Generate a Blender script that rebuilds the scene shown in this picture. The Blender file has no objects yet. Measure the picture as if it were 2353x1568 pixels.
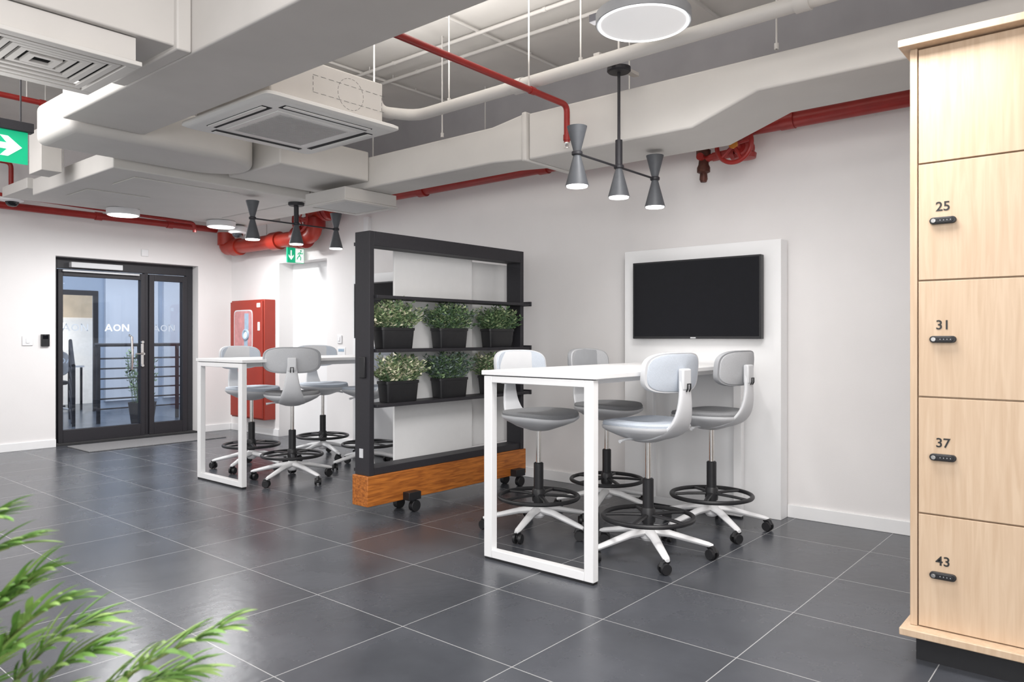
import bpy, bmesh, math, random
from mathutils import Vector, Matrix
random.seed(7)
S=bpy.context.scene
COL=S.collection
try:
    S.view_settings.view_transform='Standard'
except Exception: pass

# ---------------------------------------------------------------- materials
def nodes(m):
    m.use_nodes=True
    nt=m.node_tree
    return nt, nt.nodes['Principled BSDF']
def mat(name,col,rough=0.5,metal=0.0,noise=0.0,scale=20,bump=0.0,bscale=200,emit=0,ecol=None,spec=None,stretch=None):
    m=bpy.data.materials.new(name); nt,b=nodes(m)
    c=(col[0],col[1],col[2],1)
    b.inputs['Base Color'].default_value=c
    b.inputs['Roughness'].default_value=rough
    b.inputs['Metallic'].default_value=metal
    if spec is not None: b.inputs['Specular IOR Level'].default_value=spec
    tc=nt.nodes.new('ShaderNodeTexCoord')
    if noise>0:
        n=nt.nodes.new('ShaderNodeTexNoise'); n.inputs['Scale'].default_value=scale; n.inputs['Detail'].default_value=5
        if stretch:
            mp=nt.nodes.new('ShaderNodeMapping'); mp.inputs['Scale'].default_value=stretch
            nt.links.new(tc.outputs['Object'],mp.inputs[0]); nt.links.new(mp.outputs[0],n.inputs['Vector'])
        else: nt.links.new(tc.outputs['Object'],n.inputs['Vector'])
        r=nt.nodes.new('ShaderNodeValToRGB')
        r.color_ramp.elements[0].position=0.3; r.color_ramp.elements[1].position=0.7
        r.color_ramp.elements[0].color=tuple(max(0,x*(1-noise)) for x in col)+(1,)
        r.color_ramp.elements[1].color=tuple(min(1,x*(1+noise)) for x in col)+(1,)
        nt.links.new(n.outputs['Fac'],r.inputs[0]); nt.links.new(r.outputs[0],b.inputs['Base Color'])
    if bump>0:
        n2=nt.nodes.new('ShaderNodeTexNoise'); n2.inputs['Scale'].default_value=bscale
        nt.links.new(tc.outputs['Object'],n2.inputs['Vector'])
        bp=nt.nodes.new('ShaderNodeBump'); bp.inputs['Strength'].default_value=bump; bp.inputs['Distance'].default_value=0.002
        nt.links.new(n2.outputs['Fac'],bp.inputs['Height']); nt.links.new(bp.outputs[0],b.inputs['Normal'])
    if emit>0:
        b.inputs['Emission Color'].default_value=tuple(ecol or col)+(1,)
        b.inputs['Emission Strength'].default_value=emit
    return m
M={}
M['wall']=mat('wall_paint',(.82,.80,.795),.7,noise=.015,scale=3,bump=.15,bscale=150)
M['wallshade']=mat('upper_wall_shade',(.36,.35,.36),.8,noise=.05,scale=4)  # grey base colour stands in for the shade above the wall duct
M['ceil']=mat('ceiling_paint',(.66,.64,.61),.85,noise=.05,scale=3,bump=.2,bscale=60)
M['duct']=mat('duct_paint',(.58,.555,.53),.6,noise=.03,scale=4)
M['duct2']=mat('duct_paint_pale',(.60,.58,.555),.6,noise=.025,scale=4)
M['white']=mat('white_lacquer',(.88,.88,.885),.35,noise=.01,scale=8)
M['acw']=mat('air_conditioner_plastic',(.74,.73,.71),.4,noise=.01,scale=8)
M['whitep']=mat('white_plastic',(.82,.82,.83),.4,noise=.01,scale=8)
M['lightgrey']=mat('light_grey_plastic',(.66,.67,.69),.45,noise=.02,scale=10)
M['fabric']=mat('grey_fabric',(.26,.265,.275),.95,noise=.12,scale=300,bump=.5,bscale=500)
M['fabricl']=mat('pale_blue_grey_fabric',(.56,.61,.68),.95,noise=.08,scale=300,bump=.5,bscale=500)
M['fabricm']=mat('light_grey_fabric',(.52,.53,.55),.95,noise=.08,scale=300,bump=.5,bscale=500)
M['rim']=mat('mid_grey_plastic',(.36,.37,.39),.5,noise=.03,scale=20)
M['black']=mat('black_plastic',(.015,.015,.017),.45,noise=.1,scale=30)
M['blackm']=mat('black_powder_coat',(.022,.021,.026),.55,noise=.08,scale=60,bump=.1)
M['shade']=mat('charcoal_shade',(.085,.09,.10),.5,noise=.05,scale=40)
M['chrome']=mat('chrome',(.75,.73,.70),.18,1.0,noise=.02)
M['red']=mat('red_paint',(.31,.019,.015),.38,noise=.08,scale=12)
M['redo']=mat('orange_red_paint',(.42,.034,.018),.38,noise=.08,scale=12)
M['red2']=mat('red_enamel',(.34,.036,.02),.45,noise=.05,scale=8)
M['rust']=mat('brown_valve_metal',(.10,.035,.025),.5,.4,noise=.3,scale=30)
M['yellow']=mat('yellow_paint',(.60,.22,.03),.5,noise=.05)
M['glow']=mat('lamp_diffuser',(1,.99,.97),.5,emit=5,ecol=(1,.98,.96))
M['glow2']=mat('opal_lamp_diffuser',(.6,.6,.6),.5,emit=.42,ecol=(1,.98,.98))
M['glow3']=mat('lamp_edge_glow',(.9,.9,.9),.5,emit=1.6,ecol=(1,.99,.98))
M['screen']=mat('screen_glass',(.004,.004,.006),.10,noise=.1,spec=.2)
M['lens']=mat('dome_bubble',(.01,.01,.012),.05,noise=.1)
M['soil']=mat('soil',(.03,.02,.012),.95,noise=.4,scale=90)
M['mat']=mat('entrance_mat',(.19,.19,.195),.98,noise=.35,scale=160,bump=.9,bscale=300)
M['wboard']=mat('whiteboard_enamel',(.82,.82,.82),.22,noise=.01)
M['green']=mat('sign_green',(.0,.42,.20),.4,emit=.45,ecol=(.0,.5,.24),noise=.02)
M['signw']=mat('sign_white',(.9,.95,.92),.4,emit=.6,noise=.01)
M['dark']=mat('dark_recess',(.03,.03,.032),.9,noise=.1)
M['logo']=mat('frosted_lettering',(.9,.92,.95),.5,emit=.8,noise=.01)
M['logodim']=mat('faint_reflected_lettering',(.46,.52,.60),.5,emit=.22,noise=.01)
M['ink']=mat('black_ink',(.02,.02,.02),.6,noise=.05)
M['inkg']=mat('grey_ink',(.16,.16,.16),.6,noise=.05)
M['corrwall']=mat('corridor_blue_wall',(.42,.50,.62),.5,noise=.06,scale=2)
M['corrpale']=mat('corridor_pale_panel',(.66,.71,.79),.4,noise=.04,scale=2)
M['corrfloor']=mat('corridor_floor',(.12,.14,.17),.25,noise=.2,scale=5)
M['warm']=mat('glowing_room_wall',(.80,.78,.74),.6,noise=.05,emit=.45,ecol=(1,.95,.88))  # the lit room's light is put in as emission on its wall
M['warmw']=mat('glowing_wood_panel',(.60,.47,.33),.5,noise=.15,scale=5,emit=.30,ecol=(1,.84,.62))  # emission on the wood stands in for the room's warm light
M['lampw']=mat('glowing_lamp_shade',(1,.95,.85),.6,emit=3,ecol=(1,.95,.88))
M['pink']=mat('reel_label_pink',(.60,.27,.27),.3,noise=.15,scale=14)
M['bluehose']=mat('reel_label_blue',(.36,.48,.60),.4,noise=.1)
M['grille']=mat('grille_grey',(.50,.495,.49),.6,noise=.03)
g=[mat('leaf_dark',(.10,.18,.09),.5,noise=.3,scale=40),mat('leaf_mid',(.22,.33,.16),.5,noise=.3,scale=40),
   mat('leaf_pale',(.44,.52,.30),.5,noise=.25,scale=40),mat('leaf_cream',(.80,.77,.58),.5,noise=.2,scale=40),
   mat('leaf_bluish',(.18,.24,.22),.5,noise=.3,scale=40)]
pm=[mat('palm_leaf',(.15,.29,.065),.6,noise=.3,scale=15),mat('palm_leaf_light',(.29,.43,.13),.6,noise=.25,scale=15)]
M['stem']=mat('plant_stem',(.18,.22,.07),.6,noise=.2)

def woodmat(name,c1,c2,sc,stretch,rough=.5):
    m=bpy.data.materials.new(name); nt,b=nodes(m)
    tc=nt.nodes.new('ShaderNodeTexCoord'); mp=nt.nodes.new('ShaderNodeMapping'); mp.inputs['Scale'].default_value=stretch
    n=nt.nodes.new('ShaderNodeTexNoise'); n.inputs['Scale'].default_value=sc; n.inputs['Detail'].default_value=8; n.inputs['Distortion'].default_value=.6
    r=nt.nodes.new('ShaderNodeValToRGB'); r.color_ramp.elements[0].position=.35; r.color_ramp.elements[1].position=.65
    r.color_ramp.elements[0].color=c1+(1,); r.color_ramp.elements[1].color=c2+(1,)
    nt.links.new(tc.outputs['Object'],mp.inputs[0]); nt.links.new(mp.outputs[0],n.inputs['Vector'])
    nt.links.new(n.outputs['Fac'],r.inputs[0]); nt.links.new(r.outputs[0],b.inputs['Base Color'])
    b.inputs['Roughness'].default_value=rough
    return m
M['oak']=woodmat('pale_oak',(.535,.385,.26),(.61,.46,.325),6,(9,9,.6))
M['teak']=woodmat('orange_wood',(.27,.075,.012),(.54,.18,.030),8,(.8,6,9),.45)

def floormat():
    m=bpy.data.materials.new('dark_stone_tiles'); nt,b=nodes(m); N=nt.nodes; L=nt.links
    tc=N.new('ShaderNodeTexCoord'); sp=N.new('ShaderNodeSeparateXYZ'); L.new(tc.outputs['Object'],sp.inputs[0])
    def mth(op,a,bv=None):
        n=N.new('ShaderNodeMath'); n.operation=op
        if isinstance(a,(int,float)): n.inputs[0].default_value=a
        else: L.new(a,n.inputs[0])
        if bv is not None:
            if isinstance(bv,(int,float)): n.inputs[1].default_value=bv
            else: L.new(bv,n.inputs[1])
        return n.outputs[0]
    def line(o,off,size):
        q=mth('DIVIDE',mth('SUBTRACT',o,off),size)
        fr=mth('SUBTRACT',mth('FRACT',q),.5)
        return mth('GREATER_THAN',mth('ABSOLUTE',fr),.4971),mth('FLOOR',q)
    lx,cx=line(sp.outputs[0],2.075-6,.6); ly,cy=line(sp.outputs[1],2.34-5.92,.592)
    g_=mth('MAXIMUM',lx,ly)
    cmb=N.new('ShaderNodeCombineXYZ'); L.new(cx,cmb.inputs[0]); L.new(cy,cmb.inputs[1])
    wn=N.new('ShaderNodeTexWhiteNoise'); L.new(cmb.outputs[0],wn.inputs['Vector'])
    ns=N.new('ShaderNodeTexNoise'); ns.inputs['Scale'].default_value=2.4; ns.inputs['Detail'].default_value=7; ns.inputs['Roughness'].default_value=.55
    ad=N.new('ShaderNodeVectorMath'); ad.operation='ADD'; L.new(tc.outputs['Object'],ad.inputs[0])
    sc=N.new('ShaderNodeVectorMath'); sc.operation='SCALE'; sc.inputs['Scale'].default_value=20; L.new(wn.outputs['Color'],sc.inputs[0]); L.new(sc.outputs[0],ad.inputs[1])
    L.new(ad.outputs[0],ns.inputs['Vector'])
    r=N.new('ShaderNodeValToRGB'); r.color_ramp.elements[0].position=.22; r.color_ramp.elements[1].position=.80
    r.color_ramp.elements[0].color=(.043,.046,.054,1); r.color_ramp.elements[1].color=(.080,.085,.099,1)
    L.new(ns.outputs['Fac'],r.inputs[0])
    mx=N.new('ShaderNodeMix'); mx.data_type='RGBA'; L.new(g_,mx.inputs[0]); L.new(r.outputs[0],mx.inputs[6]); mx.inputs[7].default_value=(.40,.40,.40,1)
    L.new(mx.outputs[2],b.inputs['Base Color'])
    rr=N.new('ShaderNodeMapRange'); L.new(ns.outputs['Fac'],rr.inputs[0]); rr.inputs[1].default_value=.2; rr.inputs[2].default_value=.8; rr.inputs[3].default_value=.25; rr.inputs[4].default_value=.29
    L.new(rr.outputs[0],b.inputs['Roughness'])
    bp=N.new('ShaderNodeBump'); bp.inputs['Strength'].default_value=.07; bp.inputs['Distance'].default_value=.01
    ns2=N.new('ShaderNodeTexNoise'); ns2.inputs['Scale'].default_value=18; L.new(tc.outputs['Object'],ns2.inputs['Vector']); L.new(ns2.outputs['Fac'],bp.inputs['Height'])
    L.new(bp.outputs[0],b.inputs['Normal'])
    return m
M['floor']=floormat()
def glassmat():
    m=bpy.data.materials.new('clear_glass'); m.use_nodes=True; nt=m.node_tree; nt.nodes.clear()
    o=nt.nodes.new('ShaderNodeOutputMaterial'); t=nt.nodes.new('ShaderNodeBsdfTransparent'); t.inputs[0].default_value=(.87,.90,.94,1)
    gl=nt.nodes.new('ShaderNodeBsdfGlossy'); gl.inputs['Roughness'].default_value=.02
    mx=nt.nodes.new('ShaderNodeMixShader'); f=nt.nodes.new('ShaderNodeFresnel'); f.inputs[0].default_value=1.5
    nt.links.new(f.outputs[0],mx.inputs[0]); nt.links.new(t.outputs[0],mx.inputs[1]); nt.links.new(gl.outputs[0],mx.inputs[2]); nt.links.new(mx.outputs[0],o.inputs[0])
    return m
M['glass']=glassmat()

# ---------------------------------------------------------------- geometry
def B(): return bmesh.new()
def box(bm,x0,y0,z0,x1,y1,z1,mi=0):
    vs=[bm.verts.new(p) for p in [(x0,y0,z0),(x1,y0,z0),(x1,y1,z0),(x0,y1,z0),(x0,y0,z1),(x1,y0,z1),(x1,y1,z1),(x0,y1,z1)]]
    for f in [(0,3,2,1),(4,5,6,7),(0,1,5,4),(1,2,6,5),(2,3,7,6),(3,0,4,7)]:
        fc=bm.faces.new([vs[i] for i in f]); fc.material_index=mi
    return bm
def tube(bm,pts,rads,seg=14,closed=False,flat=1.0,up=None,mi=0):
    pts=[Vector(p) for p in pts]
    if not isinstance(rads,(list,tuple)): rads=[rads]*len(pts)
    n=len(pts); rings=[]; ref=None
    for i in range(n):
        if closed: t=pts[(i+1)%n]-pts[i-1]
        elif i==0: t=pts[1]-pts[0]
        elif i==n-1: t=pts[-1]-pts[-2]
        else: t=(pts[i+1]-pts[i]).normalized()+(pts[i]-pts[i-1]).normalized()
        t.normalize()
        if ref is None:
            ref=Vector(up) if up else (Vector((0,0,1)) if abs(t.z)<.9 else Vector((1,0,0)))
        if up: ref=Vector(up)
        a=(ref-t*ref.dot(t))
        if a.length<1e-5: a=Vector((1,0,0))-t*t.x
        a.normalize(); b=t.cross(a); ref=a
        rings.append([bm.verts.new(pts[i]+rads[i]*(a*flat*math.cos(2*math.pi*k/seg)+b*math.sin(2*math.pi*k/seg))) for k in range(seg)])
    m=n if closed else n-1
    for i in range(m):
        r0=rings[i]; r1=rings[(i+1)%n]
        for k in range(seg):
            f=bm.faces.new([r0[k],r0[(k+1)%seg],r1[(k+1)%seg],r1[k]]); f.material_index=mi
    if not closed:
        bm.faces.new(rings[0]).material_index=mi; bm.faces.new(list(reversed(rings[-1]))).material_index=mi
    return bm
def cyl(bm,p0,p1,r,r1=None,seg=24,mi=0): return tube(bm,[p0,p1],[r,r if r1 is None else r1],seg,mi=mi)
def circ(c,R,ax='z',n=40):
    o=[]
    for i in range(n):
        a=2*math.pi*i/n; u,v=R*math.cos(a),R*math.sin(a)
        o.append({'z':(c[0]+u,c[1]+v,c[2]),'x':(c[0],c[1]+u,c[2]+v),'y':(c[0]+u,c[1],c[2]+v)}[ax])
    return o
def lathe(bm,prof,c=(0,0,0),seg=36,mi=0):
    rings=[]
    for r,z in prof:
        rings.append([bm.verts.new((c[0]+r*math.cos(2*math.pi*k/seg),c[1]+r*math.sin(2*math.pi*k/seg),c[2]+z)) for k in range(seg)])
    for a,b in zip(rings,rings[1:]):
        for k in range(seg): bm.faces.new([a[k],a[(k+1)%seg],b[(k+1)%seg],b[k]]).material_index=mi
    bm.faces.new(rings[0]).material_index=mi; bm.faces.new(list(reversed(rings[-1]))).material_index=mi
    return bm
def prism(bm,poly,ax,a,b,mi=0):
    def P(p,t): return {'x':(t,p[0],p[1]),'y':(p[0],t,p[1]),'z':(p[0],p[1],t)}[ax]
    A=[bm.verts.new(P(p,a)) for p in poly]; Bv=[bm.verts.new(P(p,b)) for p in poly]; n=len(poly)
    bm.faces.new(A).material_index=mi; bm.faces.new(list(reversed(Bv))).material_index=mi
    for i in range(n): bm.faces.new([A[i],Bv[i],Bv[(i+1)%n],A[(i+1)%n]]).material_index=mi
    return bm
def superpad(bm,w,d,prof,n=3.2,seg=48,fn=None):
    rings=[]
    for s,h in prof:
        R=[]
        for k in range(seg):
            t=2*math.pi*k/seg; c,s_=math.cos(t),math.sin(t)
            x=w/2*s*math.copysign(abs(c)**(2/n),c); y=d/2*s*math.copysign(abs(s_)**(2/n),s_)
            p=(x,y,h); p=fn(*p) if fn else p
            R.append(bm.verts.new(p))
        rings.append(R)
    for a,b in zip(rings,rings[1:]):
        for k in range(seg): bm.faces.new([a[k],a[(k+1)%seg],b[(k+1)%seg],b[k]])
    bm.faces.new(rings[0]); bm.faces.new(list(reversed(rings[-1])))
    return bm
def mk(name,bm,mats,bevel=0,parent=None,smooth=True,shift=None,seg=2):
    if shift: bmesh.ops.translate(bm,verts=bm.verts,vec=-Vector(shift))
    bmesh.ops.recalc_face_normals(bm,faces=bm.faces)
    for f in bm.faces: f.smooth=smooth
    me=bpy.data.meshes.new(name); bm.to_mesh(me); bm.free()
    if smooth: me.set_sharp_from_angle(angle=math.radians(35))
    if not isinstance(mats,(list,tuple)): mats=[mats]
    for m in mats: me.materials.append(m)
    o=bpy.data.objects.new(name,me); COL.objects.link(o)
    if bevel:
        md=o.modifiers.new('bevel','BEVEL'); md.width=bevel; md.segments=seg; md.limit_method='ANGLE'; md.angle_limit=math.radians(40)
    if parent: o.parent=parent
    return o
def tag(o,label,cat,group=None):
    o['label']=label; o['category']=cat
    if group: o['group']=group
    return o
def thing(name,label,cat,loc=(0,0,0),rz=0,group=None):
    e=bpy.data.objects.new(name,None); e.empty_display_size=.1; COL.objects.link(e)
    e.location=loc; e.rotation_euler=(0,0,rz)
    return tag(e,label,cat,group)
def single(name,bm,mats,label,cat,origin,bevel=0,group=None,seg=2):
    o=mk(name,bm,mats,bevel,shift=origin,seg=seg); o.location=origin
    return tag(o,label,cat,group)
def struct(name,bm,mats,bevel=0):
    o=mk(name,bm,mats,bevel,smooth=False); o['kind']='structure'; return o
def part(root,name,bm,mats,bevel=0,world=False,label=None,parent=None,seg=2):
    sh=tuple(root.location) if world else None
    o=mk(name,bm,mats,bevel,parent=parent or root,shift=sh,seg=seg)
    if label: o['label']=label
    return o
def hang(root,pts,r=.005,m='duct2',top=3.4):
    for (x,y,z) in pts:
        part(root,'hanger_rod',cyl(B(),(x,y,z),(x,y,top),r,seg=8),M[m],world=True)
def copy_thing(root,loc,rz,label=None):
    c=root.copy(); COL.objects.link(c); c.location=loc; c.rotation_euler=(0,0,rz)
    def rec(a,b):
        for ch in [x for x in bpy.data.objects if x.parent==a and not x.get('_new')]:
            k=ch.copy(); COL.objects.link(k); k.parent=b; k['_new']=1; rec(ch,k)
    c['_new']=1; rec(root,c)
    if label: c['label']=label
    return c
def clean():
    for o in bpy.data.objects:
        if '_new' in o: del o['_new']
def text(s,size,name,m,loc,rot,parent=None,ext=.0008,flip=False,align='CENTER',bold=0.0):
    cu=bpy.data.curves.new(name,'FONT'); cu.body=s; cu.size=size; cu.extrude=ext; cu.align_x=align; cu.align_y='CENTER'; cu.offset=bold
    t=bpy.data.objects.new('tmp',cu); COL.objects.link(t)
    bpy.context.view_layer.update()
    me=bpy.data.meshes.new_from_object(t.evaluated_get(bpy.context.evaluated_depsgraph_get()))
    bpy.data.objects.remove(t)
    me.materials.clear(); me.materials.append(m)
    o=bpy.data.objects.new(name,me); COL.objects.link(o)
    if parent: o.parent=parent; loc=Vector(loc)-Vector(parent.location)
    o.location=loc; o.rotation_euler=rot
    if flip: o.scale=(-1,1,1)
    return o
rad=math.radians

# ---------------------------------------------------------------- room shell
struct('floor',box(B(),-4,-4,-.1,5.6,9.05,0),M['floor'])
struct('ceiling',box(B(),-3,-3,3.4,5.6,9.05,3.5),M['ceil'])
bm=B(); box(bm,5.0,-3,0,5.5,6.35,2.72); box(bm,5.08,6.35,0,5.5,7.0,2.72); box(bm,5.08,7.0,2.09,5.5,7.95,2.72); box(bm,5.08,7.95,0,5.5,9.05,2.72)
box(bm,5.0,-3,2.72,5.5,9.05,3.4,1)  # upper wall band, its shade put into the colour
struct('wall_right',bm,[M['wall'],M['wallshade']])
bm=B(); box(bm,-3,9.05,0,3.02,9.35,3.4); box(bm,4.63,9.05,0,5.5,9.35,3.4); box(bm,3.02,9.05,2.09,4.63,9.35,3.4)
struct('wall_back',bm,M['wall'])
bm=B(); box(bm,4.985,-3,0,5.0,1.80,.085); box(bm,4.985,2.985,0,5,5.06,.085); box(bm,4.985,6.28,0,5,6.35,.085); box(bm,5.065,6.35,0,5.08,7.0,.085); box(bm,5.065,7.95,0,5.08,9.05,.085)
struct('baseboard_right',bm,M['white'],.003)
bm=B(); box(bm,-3,9.035,0,3.02,9.05,.085); box(bm,4.63,9.035,0,5.06,9.05,.085)
struct('baseboard_back',bm,M['white'],.003)
bm=B(); box(bm,5.27,7.0,0,5.32,7.95,2.09); d2=struct('door_2',bm,M['white'],.003)
hb=B(); cyl(hb,(5.27,7.08,1.0),(5.21,7.08,1.0),.012); cyl(hb,(5.215,7.07,1.0),(5.215,7.2,1.0),.009); part(d2,'handle',hb,M['chrome'])
bm=B(); Y0,Y1=9.19,9.26
box(bm,3.02,Y0,0,3.08,Y1,2.09); box(bm,4.55,Y0,0,4.63,Y1,2.09); box(bm,3.08,Y0,1.97,4.55,Y1,2.09); box(bm,4.03,Y0,0.02,4.075,Y1,1.97)
door=struct('door_1',bm,M['blackm'],.003)
def leaf(x0,x1,nm,st):
    b=B(); box(b,x0,Y0-.02,.02,x0+st,Y1-.01,1.96); box(b,x1-st,Y0-.02,.02,x1,Y1-.01,1.96)
    box(b,x0+st,Y0-.02,1.885,x1-st,Y1-.01,1.96); box(b,x0+st,Y0-.02,.02,x1-st,Y1-.01,.16)
    l=part(door,nm,b,M['blackm'],.003)
    gb=B(); box(gb,x0+st,Y0+.02,.16,x1-st,Y0+.03,1.885); part(door,'glass_pane',gb,M['glass'],parent=l)
    return l
l1=leaf(3.085,4.03,'door_leaf',.05); l2=leaf(4.08,4.55,'door_leaf',.06)
hb=B(); tube(hb,[(3.86,Y0+.01,1.22),(3.86,Y0-.055,1.20),(3.86,Y0-.07,1.0),(3.86,Y0-.055,.82),(3.86,Y0+.01,.80)],.014); part(door,'pull_handle',hb,M['chrome'],parent=l1)
hb=B(); cyl(hb,(3.995,Y0-.02,1.0),(3.995,Y0-.07,1.0),.014); cyl(hb,(3.995,Y0-.065,1.0),(3.90,Y0-.065,1.0),.010); box(hb,3.98,Y0-.026,.86,4.01,Y0-.02,1.12)
for z in(.86,1.14): cyl(hb,(3.995,Y0-.02,z),(3.995,Y0-.04,z),.016)
part(door,'lever_handle',hb,M['chrome'],parent=l1)
hb=B(); box(hb,3.2,Y0-.08,1.98,3.75,Y0-.0,2.04); box(hb,3.12,Y0-.06,1.93,3.95,Y0-.04,1.95); part(door,'door_closer',hb,M['lightgrey'],.004)
def aon(h,m,loc,parent,flip=1,nm='lettering'):
    bm=B(); w=h*.17; t=.0012
    def poly(ps): prism(bm,[(flip*(x),z) for x,z in ps],'y',-t,t)
    a0=-1.80*h
    poly([(a0,-h/2),(a0+w,-h/2),(a0+.62*h,h/2),(a0+.44*h,h/2)]); poly([(a0+1.06*h,-h/2),(a0+1.06*h-w,-h/2),(a0+.44*h,h/2),(a0+.62*h,h/2)]); poly([(a0+.26*h,-.26*h),(a0+.80*h,-.26*h),(a0+.74*h,-.12*h),(a0+.32*h,-.12*h)])
    n=32; cx=-.10*h
    for k in range(n):
        A,C=2*math.pi*k/n,2*math.pi*(k+1)/n; ro,ri=.50*h,.34*h
        poly([(cx+ro*math.cos(A),.96*ro*math.sin(A)),(cx+ro*math.cos(C),.96*ro*math.sin(C)),(cx+ri*math.cos(C),ri*math.sin(C)),(cx+ri*math.cos(A),ri*math.sin(A))])
    b0=.62*h
    poly([(b0,-h/2),(b0+w,-h/2),(b0+w,h/2),(b0,h/2)]); poly([(b0+.80*h,-h/2),(b0+.80*h+w,-h/2),(b0+.80*h+w,h/2),(b0+.80*h,h/2)]); poly([(b0,h/2),(b0+w*1.2,h/2),(b0+.80*h+w,-h/2),(b0+.80*h-w*.2,-h/2)])
    o=mk(nm,bm,m,0,parent=parent,smooth=False); o.location=Vector(loc)-(Vector(parent.location) if parent else Vector((0,0,0))); return o
for x,m in((3.28,M['logodim']),(3.73,M['logo']),(4.28,M['logodim'])):
    aon(.080,m,(x,Y0+.016,1.31),door)
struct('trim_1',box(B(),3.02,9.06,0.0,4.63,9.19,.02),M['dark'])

# ---------------------------------------------------------------- corridor beyond
struct('floor_corridor',box(B(),1,9.35,-.1,9,13.2,0),M['corrfloor'])
bm=B(); box(bm,4.95,13,0,9,13.2,3); box(bm,1,13,1.95,4.95,13.2,3); box(bm,1,13,0,3.9,13.2,1.95); struct('wall_corridor',bm,M['corrwall'])
struct('ceiling_corridor',box(B(),1,9.35,3.0,9,13.2,3.1),M['corrwall'])
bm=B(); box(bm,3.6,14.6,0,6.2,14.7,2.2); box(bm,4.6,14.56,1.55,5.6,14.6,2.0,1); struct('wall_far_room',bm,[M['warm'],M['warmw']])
struct('floor_far_room',box(B(),3.0,13.2,-.1,6.2,14.7,0),M['corrfloor'])
bm=B(); box(bm,3.9,12.96,0,3.97,13.0,1.95); box(bm,4.88,12.96,0,4.95,13.0,1.95); box(bm,3.97,12.96,1.87,4.88,13.0,1.95); box(bm,4.4,12.96,0,4.43,13.0,1.87)
struct('window_1',bm,M['blackm'])
bm=B(); box(bm,5.05,12.93,.15,5.9,13,2.35); box(bm,6.0,12.93,.15,6.9,13,2.35); struct('window_2',bm,M['corrpale'])
bm=B(); cyl(bm,(4.2,12.6,2.45),(5.6,12.6,2.45),.035); cyl(bm,(5.6,12.6,2.45),(5.6,12.6,2.30),.035); cyl(bm,(4.6,12.6,2.45),(4.6,12.6,3.0),.01); cyl(bm,(5.3,12.6,2.45),(5.3,12.6,3.0),.01); single('corridor_pipe',bm,M['blackm'],'dark pipe running below corridor ceiling','pipe',(4.9,12.6,2.5))
r=thing('railing','black metal railing with horizontal bars in the corridor','railing',(4.9,11,0))
for x in(4.2,4.75,5.3,5.85,6.4): part(r,'post',box(B(),x-.02,10.98,0,x+.02,11.02,1.08),M['blackm'],world=True)
bm=B()
for z in(.2,.34,.48,.62,.76,.9): cyl(bm,(4.2,11,z),(6.4,11,z),.011,seg=8)
cyl(bm,(4.15,11,1.09),(6.45,11,1.09),.024); part(r,'rail',bm,M['blackm'],world=True)
r=thing('stair_railing','dark sloping stair railing beside corridor','railing',(3.95,11.6,0))
bm=B()
for k in range(5): tube(bm,[(4.15,11.9,.25+.17*k),(3.85,10.9,-.02+.17*k)] if k>0 else [(4.15,11.9,.25),(3.9,11.1,.03)],.010,8)
tube(bm,[(4.2,12.0,1.15),(3.85,10.9,.82)],.022,10); part(r,'rail',bm,M['blackm'],world=True)
part(r,'post',cyl(B(),(4.18,11.95,0),(4.18,11.95,1.15),.022),M['blackm'],world=True); part(r,'post',cyl(B(),(3.86,10.92,0),(3.86,10.92,.83),.022),M['blackm'],world=True)
dk=thing('desk','white office desk with dark legs in a lit room','desk',(4.35,13.6,0))
part(dk,'desk_top',box(B(),3.95,13.4,.70,4.9,14.0,.73),M['white'],world=True)
for x in(3.97,4.85):
    for y in(13.42,13.95): part(dk,'leg',box(B(),x,y,0,x+.03,y+.03,.70),M['blackm'],world=True)
lp=thing('floor_lamp','tall floor lamp with glowing white shade in office','lamp',(4.75,14.25,0))
part(lp,'lamp_shade',lathe(B(),[(.19,.98),(.15,1.45),(.14,1.45),(.18,.98)],seg=32),M['lampw']); part(lp,'pole',cyl(B(),(0,0,.02),(0,0,1.2),.012),M['blackm']); part(lp,'base',lathe(B(),[(.15,0),(.15,.02),(.02,.03)]),M['blackm'])
oc=thing('office_chair','dark office chair on five-star base in lit room','chair',(4.35,13.25,0))
part(oc,'seat',superpad(B(),.46,.44,[(.9,.44),(1,.46),(1,.49),(.9,.5)]),M['blackm'])
part(oc,'backrest',superpad(B(),.42,.4,[(.95,-.2),(1,-.19),(1,-.17),(.95,-.16)],fn=lambda x,y,h:(x,h,y+.78)),M['rim'])
bm=B(); cyl(bm,(0,0,.08),(0,0,.44),.025)
for k in range(5): tube(bm,[(0,0,.1),(.28*math.cos(k*1.2566),.28*math.sin(k*1.2566),.03)],[.02,.014],8)
part(oc,'star_base',bm,M['lightgrey'])
o=aon(.085,M['logodim'],(4.40,12.93,.83),None,-1,'reflected_lettering')  # stands in for a reflection of the AON lettering
tag(o,'small mirrored reflection of AON lettering, modelled as letters','lettering')

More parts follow.
